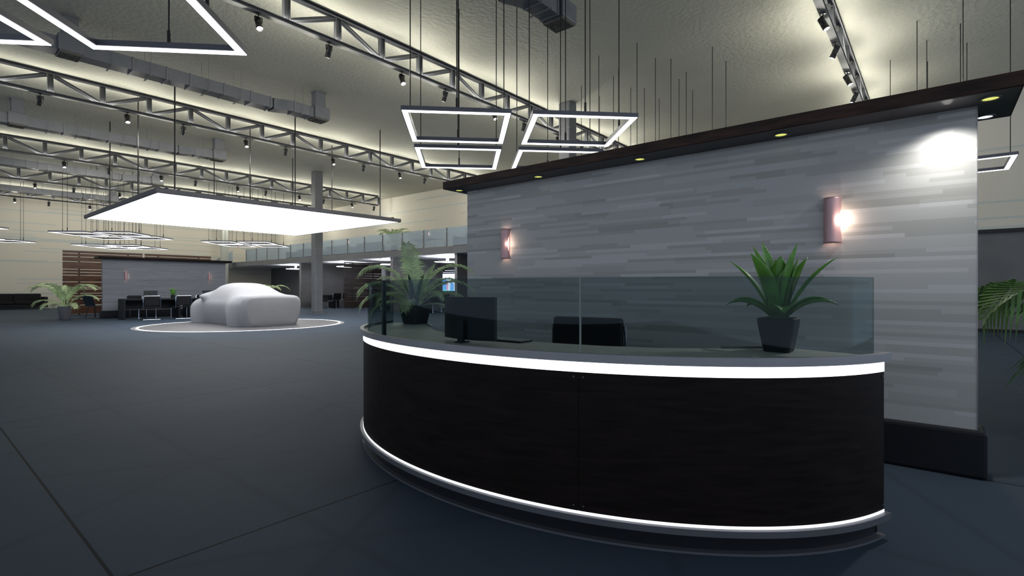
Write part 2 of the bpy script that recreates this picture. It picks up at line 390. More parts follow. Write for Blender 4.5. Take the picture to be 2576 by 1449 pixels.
# ------------------------------------------------------------------ square pendants
def make_pendant():
    r = empty('square_pendant', (0, 0, 0), 0, 'x', 'pendant light', 'x')
    a, b, z0, z1 = .70, .608, 3.385, 3.445
    m = MB()
    for (x0, y0, x1, y1) in ((-a, -a, a, -b), (-a, b, a, a), (-a, -b, -b, b), (b, -b, a, b)): m.box(x0, y0, z0+.006, x1, y1, z1)
    m.build('frame', M['frame'], r)
    m = MB(); c, d = a-.011, b+.011
    for (x0, y0, x1, y1) in ((-c, -c, c, -d), (-c, d, c, c), (-c, -d, -d, d), (d, -d, c, d)): m.box(x0, y0, z0, x1, y1, z0+.006)
    m.build('diffuser', M['frame_e'], r)
    rod = None
    for (x, y) in ((.654, 0), (-.654, 0), (0, .654), (0, -.654)):
        if rod is None:
            m = MB(); m.tube([(0, 0, z1), (0, 0, z1+.13), (0, 0, z1+.13), (0, 0, CEIL)], [.016, .016, .0075, .0075], 8); rod = m.build('suspension_rod', M['rod'], r); o = rod
        else: o = rod.copy(); COL.objects.link(o); o.parent = r
        o.location = (x, y, 0)
    return r
pen = make_pendant(); used = False
def pend(x, y, rz, label, group):
    global used
    place(pen, used, (x, y, 0), rz, label, group); used = True
def cluster(uc, vc, names, group, pu=1.72, pv=1.67):
    for (i, j), nm in names.items():
        u = uc+(i-.5)*pu; v = vc+(j-.5)*pv
        pend((u+v)/R2, (u-v)/R2, math.pi/4, nm, group)
cluster(8.09, .74, {(0, 0): 'lit square pendant, front left of the four beside the canopy', (0, 1): 'lit square pendant, front right of the four beside the canopy',
  (1, 0): 'lit square pendant, back left of the four above the canopy end', (1, 1): 'lit square pendant, back right of the four, half hidden by the canopy'}, 'four square pendants beside the canopy')
pend((4.45-2.77)/R2, (4.45+2.77)/R2, math.pi/4, 'big lit square pendant at upper left, right one of two', 'square pendants at upper left')
pend((4.41-4.48)/R2, (4.41+4.48)/R2, math.pi/4, 'lit square pendant cut by the upper left corner of the view', 'square pendants at upper left')
def far_cluster(cx, cy, where, group):
    u0, v0 = (cx+cy)/R2, (cx-cy)/R2
    cluster(u0, v0, {(0, 0): 'near left square pendant of four '+where, (0, 1): 'near right square pendant of four '+where,
                     (1, 0): 'back left square pendant of four '+where, (1, 1): 'back right square pendant of four '+where}, group)
far_cluster(11.73, 5.38, 'behind the reception wall, only rods in sight', 'square pendants behind the reception wall')
far_cluster(6.08, 27.3, 'under the left part of the luminous panel', 'square pendants above the slatted screen')
far_cluster(11.6, 27.3, 'above the glass balcony, left of the grey column', 'square pendants before the balcony')
far_cluster(.6, 27.2, 'at the left edge of the view', 'square pendants at the left edge')
far_cluster(8.0, 34.5, 'lowest in view above the slatted screen', 'rear square pendants over the slatted screen')
far_cluster(2.3, 34.3, 'lowest in view near the left edge above the sofa', 'rear square pendants over the sofa')
pend(12.72, -.36, 0, 'lit square pendant seen right of the reception wall under the canopy end', 'square pendants at right')
pend(14.5, .16, 0, 'square pendant hidden behind the reception wall, rods showing above the canopy end', 'square pendants at right')

# ------------------------------------------------------------------ luminous panel over the car
pn = empty('luminous_panel', (7.2, 17.0, 0), 0, 'huge white luminous ceiling panel with dark frame hung over the covered car', 'light panel')
a = 3.44
m = MB(); m.box(-a+.06, -a+.06, 3.315, a-.06, a-.06, 3.33); m.build('diffuser', M['panel_e'], pn)
m = MB()
for (x0, y0, x1, y1) in ((-a, -a, a, -a+.06), (-a, a-.06, a, a), (-a, -a+.06, -a+.06, a-.06), (a-.06, -a+.06, a, a-.06)): m.box(x0, y0, 3.31, x1, y1, 3.42)
m.box(-a+.06, -a+.06, 3.40, a-.06, a-.06, 3.42); m.build('frame', M['frame'], pn, bevel=.008)
m = MB()
for q in (-a+.25, a-.25): m.box(q-.03, -a+.1, 3.42, q+.03, a-.1, 3.46); m.box(-a+.1, q-.03, 3.42, a-.1, q+.03, 3.46)
m.build('stiffener', M['black'], pn)
rod = None
for x in (-2.9, .1, 3.0):
    for y in (-2.9, 0, 2.9):
        if rod is None:
            m = MB(); m.tube([(0, 0, 3.42), (0, 0, 3.5), (0, 0, 3.5), (0, 0, CEIL)], [.035, .035, .016, .016], 8); rod = m.build('suspension_rod', M['rod'], pn); o = rod
        else: o = rod.copy(); COL.objects.link(o); o.parent = pn
        o.location = (x, y, 0)

# ------------------------------------------------------------------ display pad and covered car
pd = empty('display_pad', (7.04, 16.66, 0), 0, 'round display area on the floor with a glowing rim under the car', 'display pad')
m = MB(); m.lathe([(2.74, 0), (2.74, .012)], 96); m.build('pad', M['pad'], pd)
def annulus(mb, r0, r1, z0, z1, n=96):
    v = []
    for k in range(n):
        t = 2*math.pi*k/n; c, s_ = math.cos(t), math.sin(t)
        v += [(r0*c, r0*s_, z0), (r1*c, r1*s_, z0), (r1*c, r1*s_, z1), (r0*c, r0*s_, z1)]
    f = []
    for k in range(n):
        j = (k+1) % n
        for q in range(4): f.append((k*4+q, j*4+q, j*4+(q+1) % 4, k*4+(q+1) % 4))
    return mb.add(v, f)
annulus(MB(), 2.74, 2.80, 0, .014).build('light_ring', M['ring_e'], pd)
annulus(MB(), 2.80, 2.92, 0, .010).build('rim', M['rim'], pd)

def covered_car():
    L = 4.45
    st = []   # stations from rear (0) to front (1): t, deck height, roof height, half width
    prof = [(0.0, .83, .83), (.012, .885, .89), (.05, .90, .92), (.12, .89, .96), (.2, .88, 1.06), (.3, .87, 1.21), (.4, .86, 1.275), (.5, .86, 1.285), (.58, .86, 1.25), (.66, .85, 1.11), (.73, .84, .95), (.8, .80, .85), (.88, .74, .78), (.95, .66, .69), (.985, .55, .58), (1.0, .40, .42)]
    def lerp(t, c):
        for i in range(len(prof)-1):
            if prof[i][0] <= t <= prof[i+1][0]:
                k = (t-prof[i][0])/(prof[i+1][0]-prof[i][0]); return prof[i][c]*(1-k)+prof[i+1][c]*k
        return prof[-1][c]
    n = 60; v = []; f = []; K = 34
    for i in range(n+1):
        t = i/n; t = t*t*(3-2*t)*.5+t*.5
        dk, rf = lerp(t, 1), lerp(t, 2)
        e = min(t/.035, 1); g = min((1-t)/.13, 1)
        hw = .97*(.90+.10*math.sin(e*math.pi/2))*(.66+.34*math.sin(g*math.pi/2))
        wb = math.exp(-((t-.175)/.075)**2)+math.exp(-((t-.82)/.075)**2)
        waist = 1-wb
        y = t*L
        ring = []
        for k in range(K+1):
            s_ = k/K*2-1; q = abs(s_); sg = 1 if s_ >= 0 else -1
            if q > .42:    # flank
                h = (1-q)/.58
                z = dk*(1-(1-h)**1.05)
                bulge = .05*math.sin(min(1, h*1.1)*math.pi)
                foot = (.03*wb-.17*waist*(1-h)**1.2)
                wd = hw-.06+bulge+foot + .06*wb*(1-h)
                if h > .75: wd -= (h-.75)*.45*(1 if t > .03 else .5)
                z = max(z, .0)
                x = wd
                xe = wd
            else:
                h = q/.42
                x = (hw-.06-.11)*1.0
                gh = max(0, min(1, (rf-dk)/.35))
                xx = h
                # roof crown: narrow greenhouse blending to the deck
                prz = (1-xx**(2.0+2.2*gh))
                x = x*xx
                z = dk+(rf-dk)*prz+.02*(1-xx*xx)
            ring.append((sg*x, y+(.0), max(z, .0)+(.004)))
        v += ring
    for i in range(n):
        for k in range(K): f.append((i*(K+1)+k, i*(K+1)+k+1, (i+1)*(K+1)+k+1, (i+1)*(K+1)+k))
    for end, dy, sg in ((0, -.03, 1), (n*(K+1), .05, -1)):   # close both ends with shrinking rings so the fabric rounds off
        base = v[end:end+K+1]; prev = end
        for q, sc_ in enumerate((.97, .90, .7, .4, .1)):
            o0 = len(v); bul = dy*(1-sc_**4)
            v += [(x*sc_, y+bul, .30+(z-.30)*sc_) for x, y, z in base]
            for k in range(K+1):
                k2 = (k+1) % (K+1); a4 = (prev+k, o0+k, o0+k2, prev+k2); f.append(a4 if sg > 0 else tuple(reversed(a4)))
            prev = o0
        f.append(tuple(reversed(range(prev, prev+K+1))) if sg > 0 else tuple(range(prev, prev+K+1)))
    # side mirrors pushed out under the fabric
    for s_ in (-1, 1):
        for q, p in enumerate(v):
            x, y, z = p; d2 = ((y-L*.665)/.15)**2+((z-.88)/.10)**2
            if d2 < 6 and x*s_ > .3: v[q] = (x+s_*.33*math.exp(-d2), y, z+.03*math.exp(-d2))
    # folds in the flank
    out = []
    for (x, y, z) in v:
        if abs(x) > .4 and z < .8: x += math.copysign(.012*math.sin(y*9+z*3)*(1-z/.8), x)
        out.append((x, y, z))
    m = MB(); m.add(out, f); o = m.build('covered_car', M['cover'], None, True)
    o.modifiers.remove(o.modifiers['es'])
    sb = o.modifiers.new('s', 'SUBSURF'); sb.levels = 1; sb.render_levels = 1
    return o
car = covered_car(); car.location = (7.27, 15.3, .012); 
tag(car, 'car under a pale grey fabric cover parked on the round display area', 'car')

# ------------------------------------------------------------------ columns
def column(x, y, label, s_=.185, mat='colm'):
    r = empty('column', (x, y, 0), 0, label, 'column', 'square columns')
    m = MB(); m.box(-s_, -s_, .06, s_, s_, CEIL); m.build('shaft', M[mat], r, bevel=.03)
    m = MB()
    for z in (1.55, 2.9, 4.25, 5.6): m.box(-s_-.001, -s_-.001, z, s_+.001, s_+.001, z+.012)
    m.build('joint_band', M['duct'], r)
    MB().box(-s_-.03, -s_-.03, 0, s_+.03, s_+.03, .06).build('base', M['duct'], r)
column(12.1, 21.4, 'tall grey square column right of the covered car')
column(12.1, 8.0, 'grey square column whose top shows behind the right pendants')
column(14.28, 37.2, 'pale column far away beside the small grey wall end', .2, 'creme')

# ------------------------------------------------------------------ wall sconces
def make_sconce():
    r = empty('wall_sconce', (0, 0, 0), 0, 'x', 'wall lamp', 'x')
    n = 20; h = .16; v = []; f = []; rows = 24
    for j in range(rows+1):
        z = -h+2*h*j/rows; ang = math.radians(88-34*max(0, math.cos(z/h*math.pi/2))**2)
        for k in range(n+1):
            t = -math.radians(88)+(math.radians(88)+ang)*k/n; v.append((.07*math.cos(t), .055*math.sin(t), z))
    for j in range(rows):
        for k in range(n): f.append((j*(n+1)+k, j*(n+1)+k+1, (j+1)*(n+1)+k+1, (j+1)*(n+1)+k))
    m = MB(); m.add(v, f); o = m.build('shade', M['sconce'], r, True); so = o.modifiers.new('so', 'SOLIDIFY'); so.thickness = .004; so.offset = -1
    m = MB(); m.lathe([(.016, -.14), (.022, -.10), (.026, 0), (.022, .10), (.016, .14)], 14, (.022, 0, 0)); m.build('lamp_tube', M['sconce_e'], r, True)
    m = MB(); m.box(0, -.04, -.15, .008, .04, .15); m.build('back_plate', M['sconce'], r)
    return r
sc = make_sconce()
place(sc, False, (4.19, .56, 1.62), math.pi, 'rose metal wall sconce, right one on the reception wall', 'sconces on the reception wall')
place(sc, True, (4.19, 3.55, 1.62), math.pi, 'rose metal wall sconce, left one on the reception wall', 'sconces on the reception wall')

# ------------------------------------------------------------------ reception wall and canopy
rw = empty('reception_wall', (0, 0, 0), 0, 'freestanding grey wall with broken horizontal stripes behind the reception desk', 'partition wall')
MB().box(4.19, -.19, .27, 4.33, 4.14, 2.257).build('striped_panel', M['stripe'], rw)
MB().box(4.14, -.235, 0, 4.38, 4.20, .2875).build('plinth', M['plinth'], rw, bevel=.02)
m = MB(); m.box(4.186, -.192, .27, 4.192, -.188, 2.257); m.build('corner_trim', M['metal'], rw)
def canopy(name, x0, y0, x1, y1, z0, z1, parent):
    MB().box(x0, y0, z0, x1, y1, z1).build('canopy', M['wood2'], parent, bevel=.004)
    return MB().box(x0+.012, y0+.012, z0-.003, x1-.012, y1-.012, z0).build('canopy_soffit', M['soffit_dk'], parent)
canopy('canopy', 3.93, -.37, 4.59, 4.27, 2.257, 2.342, rw)
def make_dl(mat):
    r = empty('downlight', (0, 0, 0), 0, 'x', 'downlight', 'x')
    annulus(MB(), .038, .052, -.008, 0, 28).build('bezel', M['steel'], r)
    MB().lathe([(.039, -.004), (.039, 0)], 28).build('lens', mat, r)
    return r
DY = [-.24, .86, 1.95, 3.03, 4.14]
WN = ['at its right end', 'second from its right end', 'at its middle', 'second from its left end', 'at its left end']
dy_ = make_dl(M['yel']); dw_ = make_dl(M['wht'])
for i, y in enumerate(DY):
    place(dy_, i > 0, (4.06, y, 2.254), 0, 'yellow round downlight in the canopy front, ' + WN[i], 'yellow canopy downlights')
    place(dw_, i > 0, (4.475, y, 2.254), 0, 'white round downlight in the canopy back, ' + WN[i], 'white canopy downlights')
# the lamp inside the right-hand front downlight
def lamp(name, kind, loc, e, col, size=.03, parent=None, rot=None):
    l = bpy.data.lights.new(name, kind); l.energy = e; l.color = col; l.shadow_soft_size = size
    o = bpy.data.objects.new(name, l); COL.objects.link(o); o.location = loc
    if rot: o.rotation_euler = rot
    if parent is not None: o.parent = parent
    return o
q = lamp('downlight_lamp', 'SPOT', (4.06, -.05, 2.235), 46, (1, .98, .93), .03, rw, (0, math.radians(22), 0)); q.data.spot_size = math.radians(150); q.data.spot_blend = .9
lamp('sconce_bulb', 'POINT', (4.13, .50, 1.62), 1.0, (1, .75, .6), .02, rw)
lamp('sconce_bulb', 'POINT', (4.13, 3.49, 1.62), .25, (1, .75, .6), .02, rw)

# ------------------------------------------------------------------ reception desk
CX, CY, EA, EB = 3.22, 2.03, 1.35, 1.913
TE = 1.358
def el(t, off):
    x = CX-EA*math.cos(t); y = CY-EB*math.sin(t)
    nx, ny = -math.cos(t)/EA, -math.sin(t)/EB; l = math.hypot(nx, ny)
    return (x-nx/l*off, y-ny/l*off)
def band(mb, t0, t1, o0, o1, z0, z1, n=64):
    v = []; f = []
    for i in range(n+1):
        t = t0+(t1-t0)*i/n; a_, b_ = el(t, o0), el(t, o1)
        v += [(a_[0], a_[1], z0), (b_[0], b_[1], z0), (b_[0], b_[1], z1), (a_[0], a_[1], z1)]
    for i in range(n):
        for q in range(4): f.append((i*4+q, i*4+(q+1) % 4, i*4+4+(q+1) % 4, i*4+4+q))
    f.append((3, 2, 1, 0)); f.append((n*4, n*4+1, n*4+2, n*4+3))
    return mb.add(v, f)
dk = empty('reception_desk', (0, 0, 0), 0, 'curved dark wood reception desk with glowing white strips and grey top', 'reception desk')
band(MB(), -TE, TE, 0, .028, .814, .852).build('rim', M['rim'], dk, True)
inner = [(2.42, 0), (2.45, .33), (2.50, .6), (2.60, .87), (2.70, 1.03), (2.81, 1.15), (2.92, 1.30), (3.035, 1.45)]
poly = [el(-TE+2*TE*i/80, .028) for i in range(81)]   # from left end (high y) to right end
poly += [(x, CY-d) for x, d in reversed(inner)] + [(x, CY+d) for x, d in inner[1:]]
MB().prism(poly, .80, .83).build('worktop', M['top'], dk)
m = MB()
for sgn in (-1, 1):
    pts = [(x, CY+sgn*d) for x, d in inner[-1:-4:-1]]
    for i in range(2): m.bar((pts[i][0]-.01, pts[i][1], .836), (pts[i+1][0]-.01, pts[i+1][1], .836), .018, .014)
m.build('inner_lip', M['rim'], dk)
band(MB(), -TE+.012, TE-.012, .022, .05, .764, .812).build('light_strip', M['strip_e'], dk, True)
band(MB(), -TE+.012, TE-.012, .022, .05, .114, .126).build('light_strip', M['strip2_e'], dk, True)
for (t0, t1) in ((-TE+.012, -.4105), (-.4095, .4135), (.4145, TE-.012)):
    o = band(MB(), t0, t1, .024, .05, .126, .764, 40).build('front_panel', M['wood'], dk, True)
    m = MB()
    for t in (t0+.012, t1-.012):
        for z in (.15, .742):
            x, y = el(t, .0235); a_ = el(t, 0.0); d = Vector((a_[0]-x, a_[1]-y, 0)).normalized()
            m.tube([(x, y, z), (x+d.x*.003, y+d.y*.003, z)], .005, 10)
    m.build('screw', M['soffit_dk'], o)
band(MB(), -TE, TE, 0, .07, .086, .114).build('lower_ledge', M['foot'], dk, True)
band(MB(), -TE+.02, TE-.02, .05, .09, .008, .086).build('plinth', M['plinth'], dk, True)
band(MB(), -TE+.01, TE-.01, .018, .09, 0, .010).build('foot_trim', M['foot'], dk, True)
for sgn in (-1, 1):   # end cheeks between front panel and the open back
    a_ = el(sgn*(TE-.02), .05); i_ = (3.0, CY-sgn*1.47)
    m = MB(); m.bar((a_[0], a_[1], .405), (i_[0], i_[1], .405), .02, .79); m.build('end_cheek', M['wood'], dk)
# glass screens standing on the worktop
gt = TE-.03
for i, (t0, t1) in enumerate(((-gt, -.414), (-.406, .411), (.417, gt))):
    g = band(MB(), t0, t1, .055, .063, .832, 1.200, 40).build('glass_screen', M['glass'], dk)
for t, mt, wd in ((-.410, 'gedge', .012), (.414, 'gedge_l', .003)):
    x, y = el(t, .059); m = MB(); 
    a_ = el(t, .045); b_ = el(t, .073)
    m.bar((a_[0], a_[1], 1.015), (b_[0], b_[1], 1.015), wd, .37); m.build('glass_joint', M[mt], dk)

# ------------------------------------------------------------------ things on and behind the desk
TZ = .8301
mo = empty('monitor', (2.10, 2.075, TZ), 0, 'black curved computer monitor seen from behind on the desk top', 'monitor')
v = []; f = []; n = 14; w2, z0, z1 = .213, .017, .267
for i in range(n+1):
    y = -w2+2*w2*i/n; cv = .045*(y/w2)**2
    for (dx, z) in ((0, z0), (0, z1), (.022, z1), (.022, z0)): v.append((.10-.0+cv+dx, y, z))
for i in range(n):
    for q in range(4): f.append((i*4+q, i*4+(q+1) % 4, i*4+4+(q+1) % 4, i*4+4+q))
f += [(3, 2, 1, 0), (n*4, n*4+1, n*4+2, n*4+3)]
pnl = MB().add(v, f).build('panel', M['screen'], mo, True)
m = MB(); m.bar((.06, 0, .004), (.13, 0, .004), .06, .008, (0, 0, 1)); m.bar((.085, 0, .0), (.09, 0, .13), .045, .02, (1, 0, 0)); m.build('stand', M['screen'], mo, bevel=.002)
mo.location = (2.035, 2.15, TZ); mo.rotation_euler = (0, 0, math.radians(-2))
kb = empty('keyboard', (2.36, 2.02, TZ), math.radians(92), 'slim dark keyboard lying beside the monitor', 'keyboard')
MB().box(-.17, -.06, 0, .17, .06, .010).build('body', M['screen'], kb, bevel=.003)
m = MB()
for i in range(14):
    for j in range(4): m.box(-.16+i*.023, -.05+j*.025, .010, -.142+i*.023, -.03+j*.025, .013)
m.build('keys', M['key'], kb)
oc = empty('office_chair', (3.0, 1.83, 0), math.radians(8), 'black padded office chair standing behind the reception desk', 'office chair')
v = []; f = []; n = 10
MB().box(-.02, -.25, .50, .05, .25, .95).build('backrest', M['blackfab'], oc, bevel=.02)
MB().box(-.50, -.25, .42, -.02, .25, .50).build('seat', M['blackfab'], oc, bevel=.03)
m = MB(); m.tube([(-.25, 0, .42), (-.25, 0, .12)], .03, 12); m.build('gas_lift', M['chrome'], oc)
m = MB()
for k in range(5):
    t = 2*math.pi*k/5; m.bar((-.25, 0, .11), (-.25+.28*math.cos(t), .28*math.sin(t), .075), .04, .03)
m.build('star_base', M['black'], oc)
for k in range(5):
    t = 2*math.pi*k/5; m = MB(); c = (-.25+.28*math.cos(t), .28*math.sin(t)); m.tube([(c[0]-.012, c[1], .03), (c[0]+.012, c[1], .03)], .03, 12); m.build('caster', M['black'], oc)
for s_ in (-1, 1):
    m = MB(); m.tube([(.02, s_*.262, .9), (.03, s_*.27, .6), (-.1, s_*.27, .46)], .009, 8); m.build('side_frame', M['chrome'], oc)

# ------------------------------------------------------------------ plants
def leaf_mesh(mb, base, az, length, tilt, curl, width, fold=.25, n=12):
    """broad blade: follows an arc leaving the base at elevation tilt and bending over by curl"""
    p = Vector(base); d = Vector((math.cos(az), math.sin(az), 0)); side = Vector((-math.sin(az), math.cos(az), 0)); v = []; ang = tilt; st = length/n
    for i in range(n+1):
        t = i/n; wd = width*(math.sin(math.pi*min(1, .22+.78*t)**1.0) if t < 1 else 0)
        wd = width*max(.0, (.55+.45*math.sin(min(1, t*1.7)*math.pi/2))*(1-max(0, (t-.55)/.45)**1.8))
        up = Vector((-math.cos(az)*math.sin(ang), -math.sin(az)*math.sin(ang), math.cos(ang)))
        v += [p+side*wd/2+up*wd*fold, p+side*wd/4+up*wd*fold*.35, p, p-side*wd/4+up*wd*fold*.35, p-side*wd/2+up*wd*fold]
        p = p+(d*math.cos(ang)+Vector((0, 0, 1))*math.sin(ang))*st; ang -= curl/n*(.4+1.2*t)
    f = [(i*5+k, i*5+k+1, i*5+5+k+1, i*5+5+k) for i in range(n) for k in range(4)]
    mb.add(v, f)
def make_agave():
    r = empty('agave_plant', (0, 0, 0), 0, 'x', 'potted plant')
    MB().lathe([(.058, 0), (.062, .01), (.082, .13), (.086, .165), (.078, .17), (.074, .16), (.07, .15)], 64, sq=11).build('pot', M['pot'], r, True)
    MB().lathe([(.07, .148), (.07, .152)], 24, sq=6).build('soil', M['soil'], r)
    L = [(205, .33, 88, 6, .080), (110, .40, 80, 14, .075), (62, .42, 82, 10, .055), (255, .40, 82, 8, .050), (300, .33, 80, 10, .060), (150, .38, 72, 22, .065), (320, .36, 72, 18, .050), (280, .40, 64, 30, .045),
         (95, .38, 66, 30, .045), (20, .33, 80, 12, .065), (340, .30, 84, 8, .065), (230, .28, 85, 10, .070), (108, .24, 56, 85, .055), (285, .25, 56, 85, .055), (120, .27, 50, 92, .040), (270, .28, 50, 90, .040), (200, .20, 60, 130, .080), (60, .22, 50, 90, .045), (0, .22, 50, 90, .045)]
    for az, ln, ti, cu, wd in L:
        m = MB(); a_ = math.radians(az); leaf_mesh(m, (.02*math.cos(a_), .02*math.sin(a_), .15), a_, ln*1.0, math.radians(ti), math.radians(cu), wd*1.55)
        o = m.build('leaf', M['agave'], r, True); o.modifiers.clear()
        so = o.modifiers.new('so', 'SOLIDIFY'); so.thickness = .0015
    return r
ag = make_agave()
place(ag, False, (2.855, .615, TZ), math.radians(0), 'small agave with broad green leaves in a dark square pot, right on the desk top')
def frond(mb, mbs, base, az, L, tilt, curl, wid, ln=26, seed=0, droop=.5, ny=1.0):
    rnd = random.Random(seed); p = Vector(base); ang = tilt; d = Vector((math.cos(az), math.sin(az), 0)); side = Vector((-math.sin(az), math.cos(az), 0))
    pts = [p.copy()]; dirs = []; n = ln; st = L/n
    for i in range(n):
        t = i/n; dr = d*math.cos(ang)+Vector((0, 0, 1))*math.sin(ang); dirs.append(dr.copy()); p = p+dr*st; pts.append(p.copy()); ang -= curl/n*(.35+1.3*t)
    dirs.append(dirs[-1])
    mbs.tube(pts, [L*.009*(1-.8*i/n) for i in range(n+1)], 5)
    for i in range(int(n*.22), n+1):
        t = i/n; env = math.sin(math.pi*min(1, (t-.15)/.85*.9+.1))**.6 if t < 1 else .35
        for s_ in (-1, 1):
            l = wid*max(.25, env)*(.85+.3*rnd.random())
            up = side.cross(dirs[i]).normalized(); 
            if up.z < 0: up = -up
            out = (side*s_*.80+dirs[i]*.75+up*.18).normalized()
            q0 = pts[i]; q1 = q0+out*l*.5; q2 = q0+out*l*.92+Vector((0, 0, -droop*l*(.55+.3*rnd.random())))
            w_ = L*.017; wv = dirs[i]*w_
            o_ = [q0-wv*.4, q0+wv*.4, q1+wv*.7, q1-wv*.7, q2]
            mb.add(o_, [(0, 1, 2, 3), (3, 2, 4)])
def make_palm(name, H, seeds, potw, poth, potmat, leafmat, blades=False, sq=0, droop=.45):
    r = empty(name, (0, 0, 0), 0, 'x', 'potted plant')
    MB().lathe([(potw*.72, 0), (potw*.76, .01), (potw, poth*.9), (potw, poth), (potw*.9, poth), (potw*.88, poth*.92)], 36, sq=sq).build('pot', M[potmat], r, True)
    MB().lathe([(potw*.86, poth*.9), (potw*.86, poth*.93)], 24, sq=sq).build('soil', M['soil'], r)
    for i, (az, L, ti, cu, wd) in enumerate(seeds):
        m = MB(); ms = MB(); a_ = math.radians(az)
        frond(m, m, (potw*.25*math.cos(a_), potw*.25*math.sin(a_), poth*.9), a_, L*H, math.radians(ti), math.radians(cu), wd*H, 36, i, droop)
        m.build('frond', M[leafmat], r)
    if blades:
        for i in range(6):
            m = MB(); a_ = math.radians(i*60+25); leaf_mesh(m, (potw*.2*math.cos(a_), potw*.2*math.sin(a_), poth*.85), a_, H*.52, math.radians(72), math.radians(10), H*.075); m.build('blade_leaf', M['dkleaf'], r)
    return r
# azimuths in world degrees; image right is -50, towards the camera is 220, image left is 130
pc = make_palm('potted_palm', .62, [(130, 1.12, 80, 138, .28), (134, .95, 58, 128, .28), (138, .86, 40, 118, .26), (150, .7, 25, 110, .24), (-50, 1.18, 78, 135, .28), (-44, .98, 58, 118, .26), (-60, .85, 42, 112, .24), (-48, .6, 18, 90, .2),
   (215, 1.0, 89, 62, .30), (60, .85, 84, 55, .26), (110, .75, 72, 95, .24), (-20, .75, 66, 85, .24), (215, .6, 35, 110, .22), (265, .72, 50, 110, .2), (170, .66, 50, 120, .24), (30, .7, 55, 85, .22), (-75, .66, 74, 25, .16)], .108, .17, 'pot', 'palm', True, 9)
pc['label'] = 'bushy palm with arching fronds in a dark pot at the left end of the desk'; pc.location = (2.98, 3.60, TZ); pc.scale = (1.0,)*3
fs = [(0, 1.1, 84, 128, .26), (45, 1.05, 80, 130, .26), (90, 1.1, 82, 130, .26), (130, 1.25, 76, 135, .26), (170, 1.1, 82, 130, .26), (215, 1.1, 87, 120, .26), (260, 1.1, 80, 130, .26), (305, 1.25, 78, 132, .26), (330, .9, 60, 120, .24), (150, .8, 46, 118, .22), (20, .75, 80, 60, .22), (200, .6, 40, 115, .22), (285, .6, 40, 110, .22), (110, .6, 38, 110, .2)]
pl = make_palm('potted_palm', 1.32, fs, .2, .48, 'pot_g', 'palm')
place(pl, False, (3.95, 24.42, 0), 0, 'palm in a tall grey pot on the floor before the slatted screen at left')
place(pl, True, (11.6, 25.6, 0), .6, 'palm behind the covered car, only frond tips showing over its roof')
place(pl, True, (16.9, 22.1, 2.93), 1.1, 'palm on the balcony behind the glass railing')
pr = make_palm('potted_palm', 1.75, [(122, 1.02, 72, 138, .34), (150, .95, 64, 130, .32), (92, 1.0, 70, 128, .32), (140, .8, 42, 110, .3), (200, .9, 66, 110, .3), (240, .9, 60, 115, .3), (290, .9, 62, 115, .3), (340, .9, 62, 115, .3), (30, .9, 66, 115, .3)], .2, .40, 'pot_g', 'palm2', droop=.95)
place(pr, False, (6.6, -1.45, 0), 0, 'fresh green palm entering at the right edge beyond the wall end')

# ------------------------------------------------------------------ mezzanine balcony
YE = 12.9; XB = 15.03
mz = empty('mezzanine', (0, 0, 0), 0, 'grey mezzanine floor running along the right wall above the offices', 'mezzanine')
MB().box(XB+.03, YE, ZS, XW-.04, YW-.01, 2.66).build('soffit', M['soff'], mz)
MB().box(XB+.03, YE, 2.66, XW-.01, YW-.01, 2.93).build('slab', M['mezz'], mz)
i = 0; y = YE
while y < YW-1.4:
    y2 = min(y+2.9, YW-1.5); MB().box(XB, y+.008, ZS, XB+.03, y2-.008, 2.93).build('fascia_panel', M['mezz'], mz); y = y2
    if y2 >= YW-1.5: break
gr = empty('glass_railing', (XB+.04, 0, 2.93), 0, 'glass railing with slim metal posts along the mezzanine edge', 'railing')
py = [35.66-1.503*k for k in range(16)]
pst = None
for k, y in enumerate(py):
    if pst is None:
        m = MB(); m.bar((0, -.02, 0), (0, -.02, .80), .012, .05, (1, 0, 0)); m.bar((0, .02, 0), (0, .02, .80), .012, .05, (1, 0, 0)); m.box(-.03, -.04, .15, .03, .04, .2); m.box(-.03, -.04, .6, .03, .04, .65); pst = m.build('post', M['metal'], gr); o = pst
    else: o = pst.copy(); COL.objects.link(o); o.parent = gr
    o.location = (0, y, 0)
pan = None
for k in range(len(py)-1):
    if pan is None: pan = MB().box(-.006, -1.46/2, .02, .006, 1.46/2, .80).build('glass_panel', M['rglass'], gr); o = pan
    else: o = pan.copy(); COL.objects.link(o); o.parent = gr
    o.location = (0, (py[k]+py[k+1])/2, 0)
# staircase along the back wall
stc = empty('staircase', (0, 0, 0), 0, 'staircase with grey stringer and glass side rising to the mezzanine at the back', 'staircase')
ya, yb = YW-1.35, YW-.05; xa, za = 15.0, 2.93; xb_, zb_ = 10.6, .0
for yy in (ya, yb-.05):
    m = MB(); v = [(xa, yy, za), (xb_, yy, zb_+.16), (xb_, yy, 0), (xb_+.3, yy, 0), (xa, yy, za-.34)]; v2 = [(a_, b_+.05, c_) for a_, b_, c_ in v]
    m.add(v+v2, [(0, 1, 2, 3, 4), (9, 8, 7, 6, 5)]+[(i, (i+1) % 5, 5+(i+1) % 5, 5+i) for i in range(5)]); m.build('stringer', M['mezz'], stc)
m = MB()
for k in range(16):
    t = (k+.5)/16; x = xa+(xb_-xa)*t; z = za*(1-t); m.box(x-.15, ya+.05, z-.02, x+.15, yb-.05, z+.02)
m.build('treads', M['part'], stc)
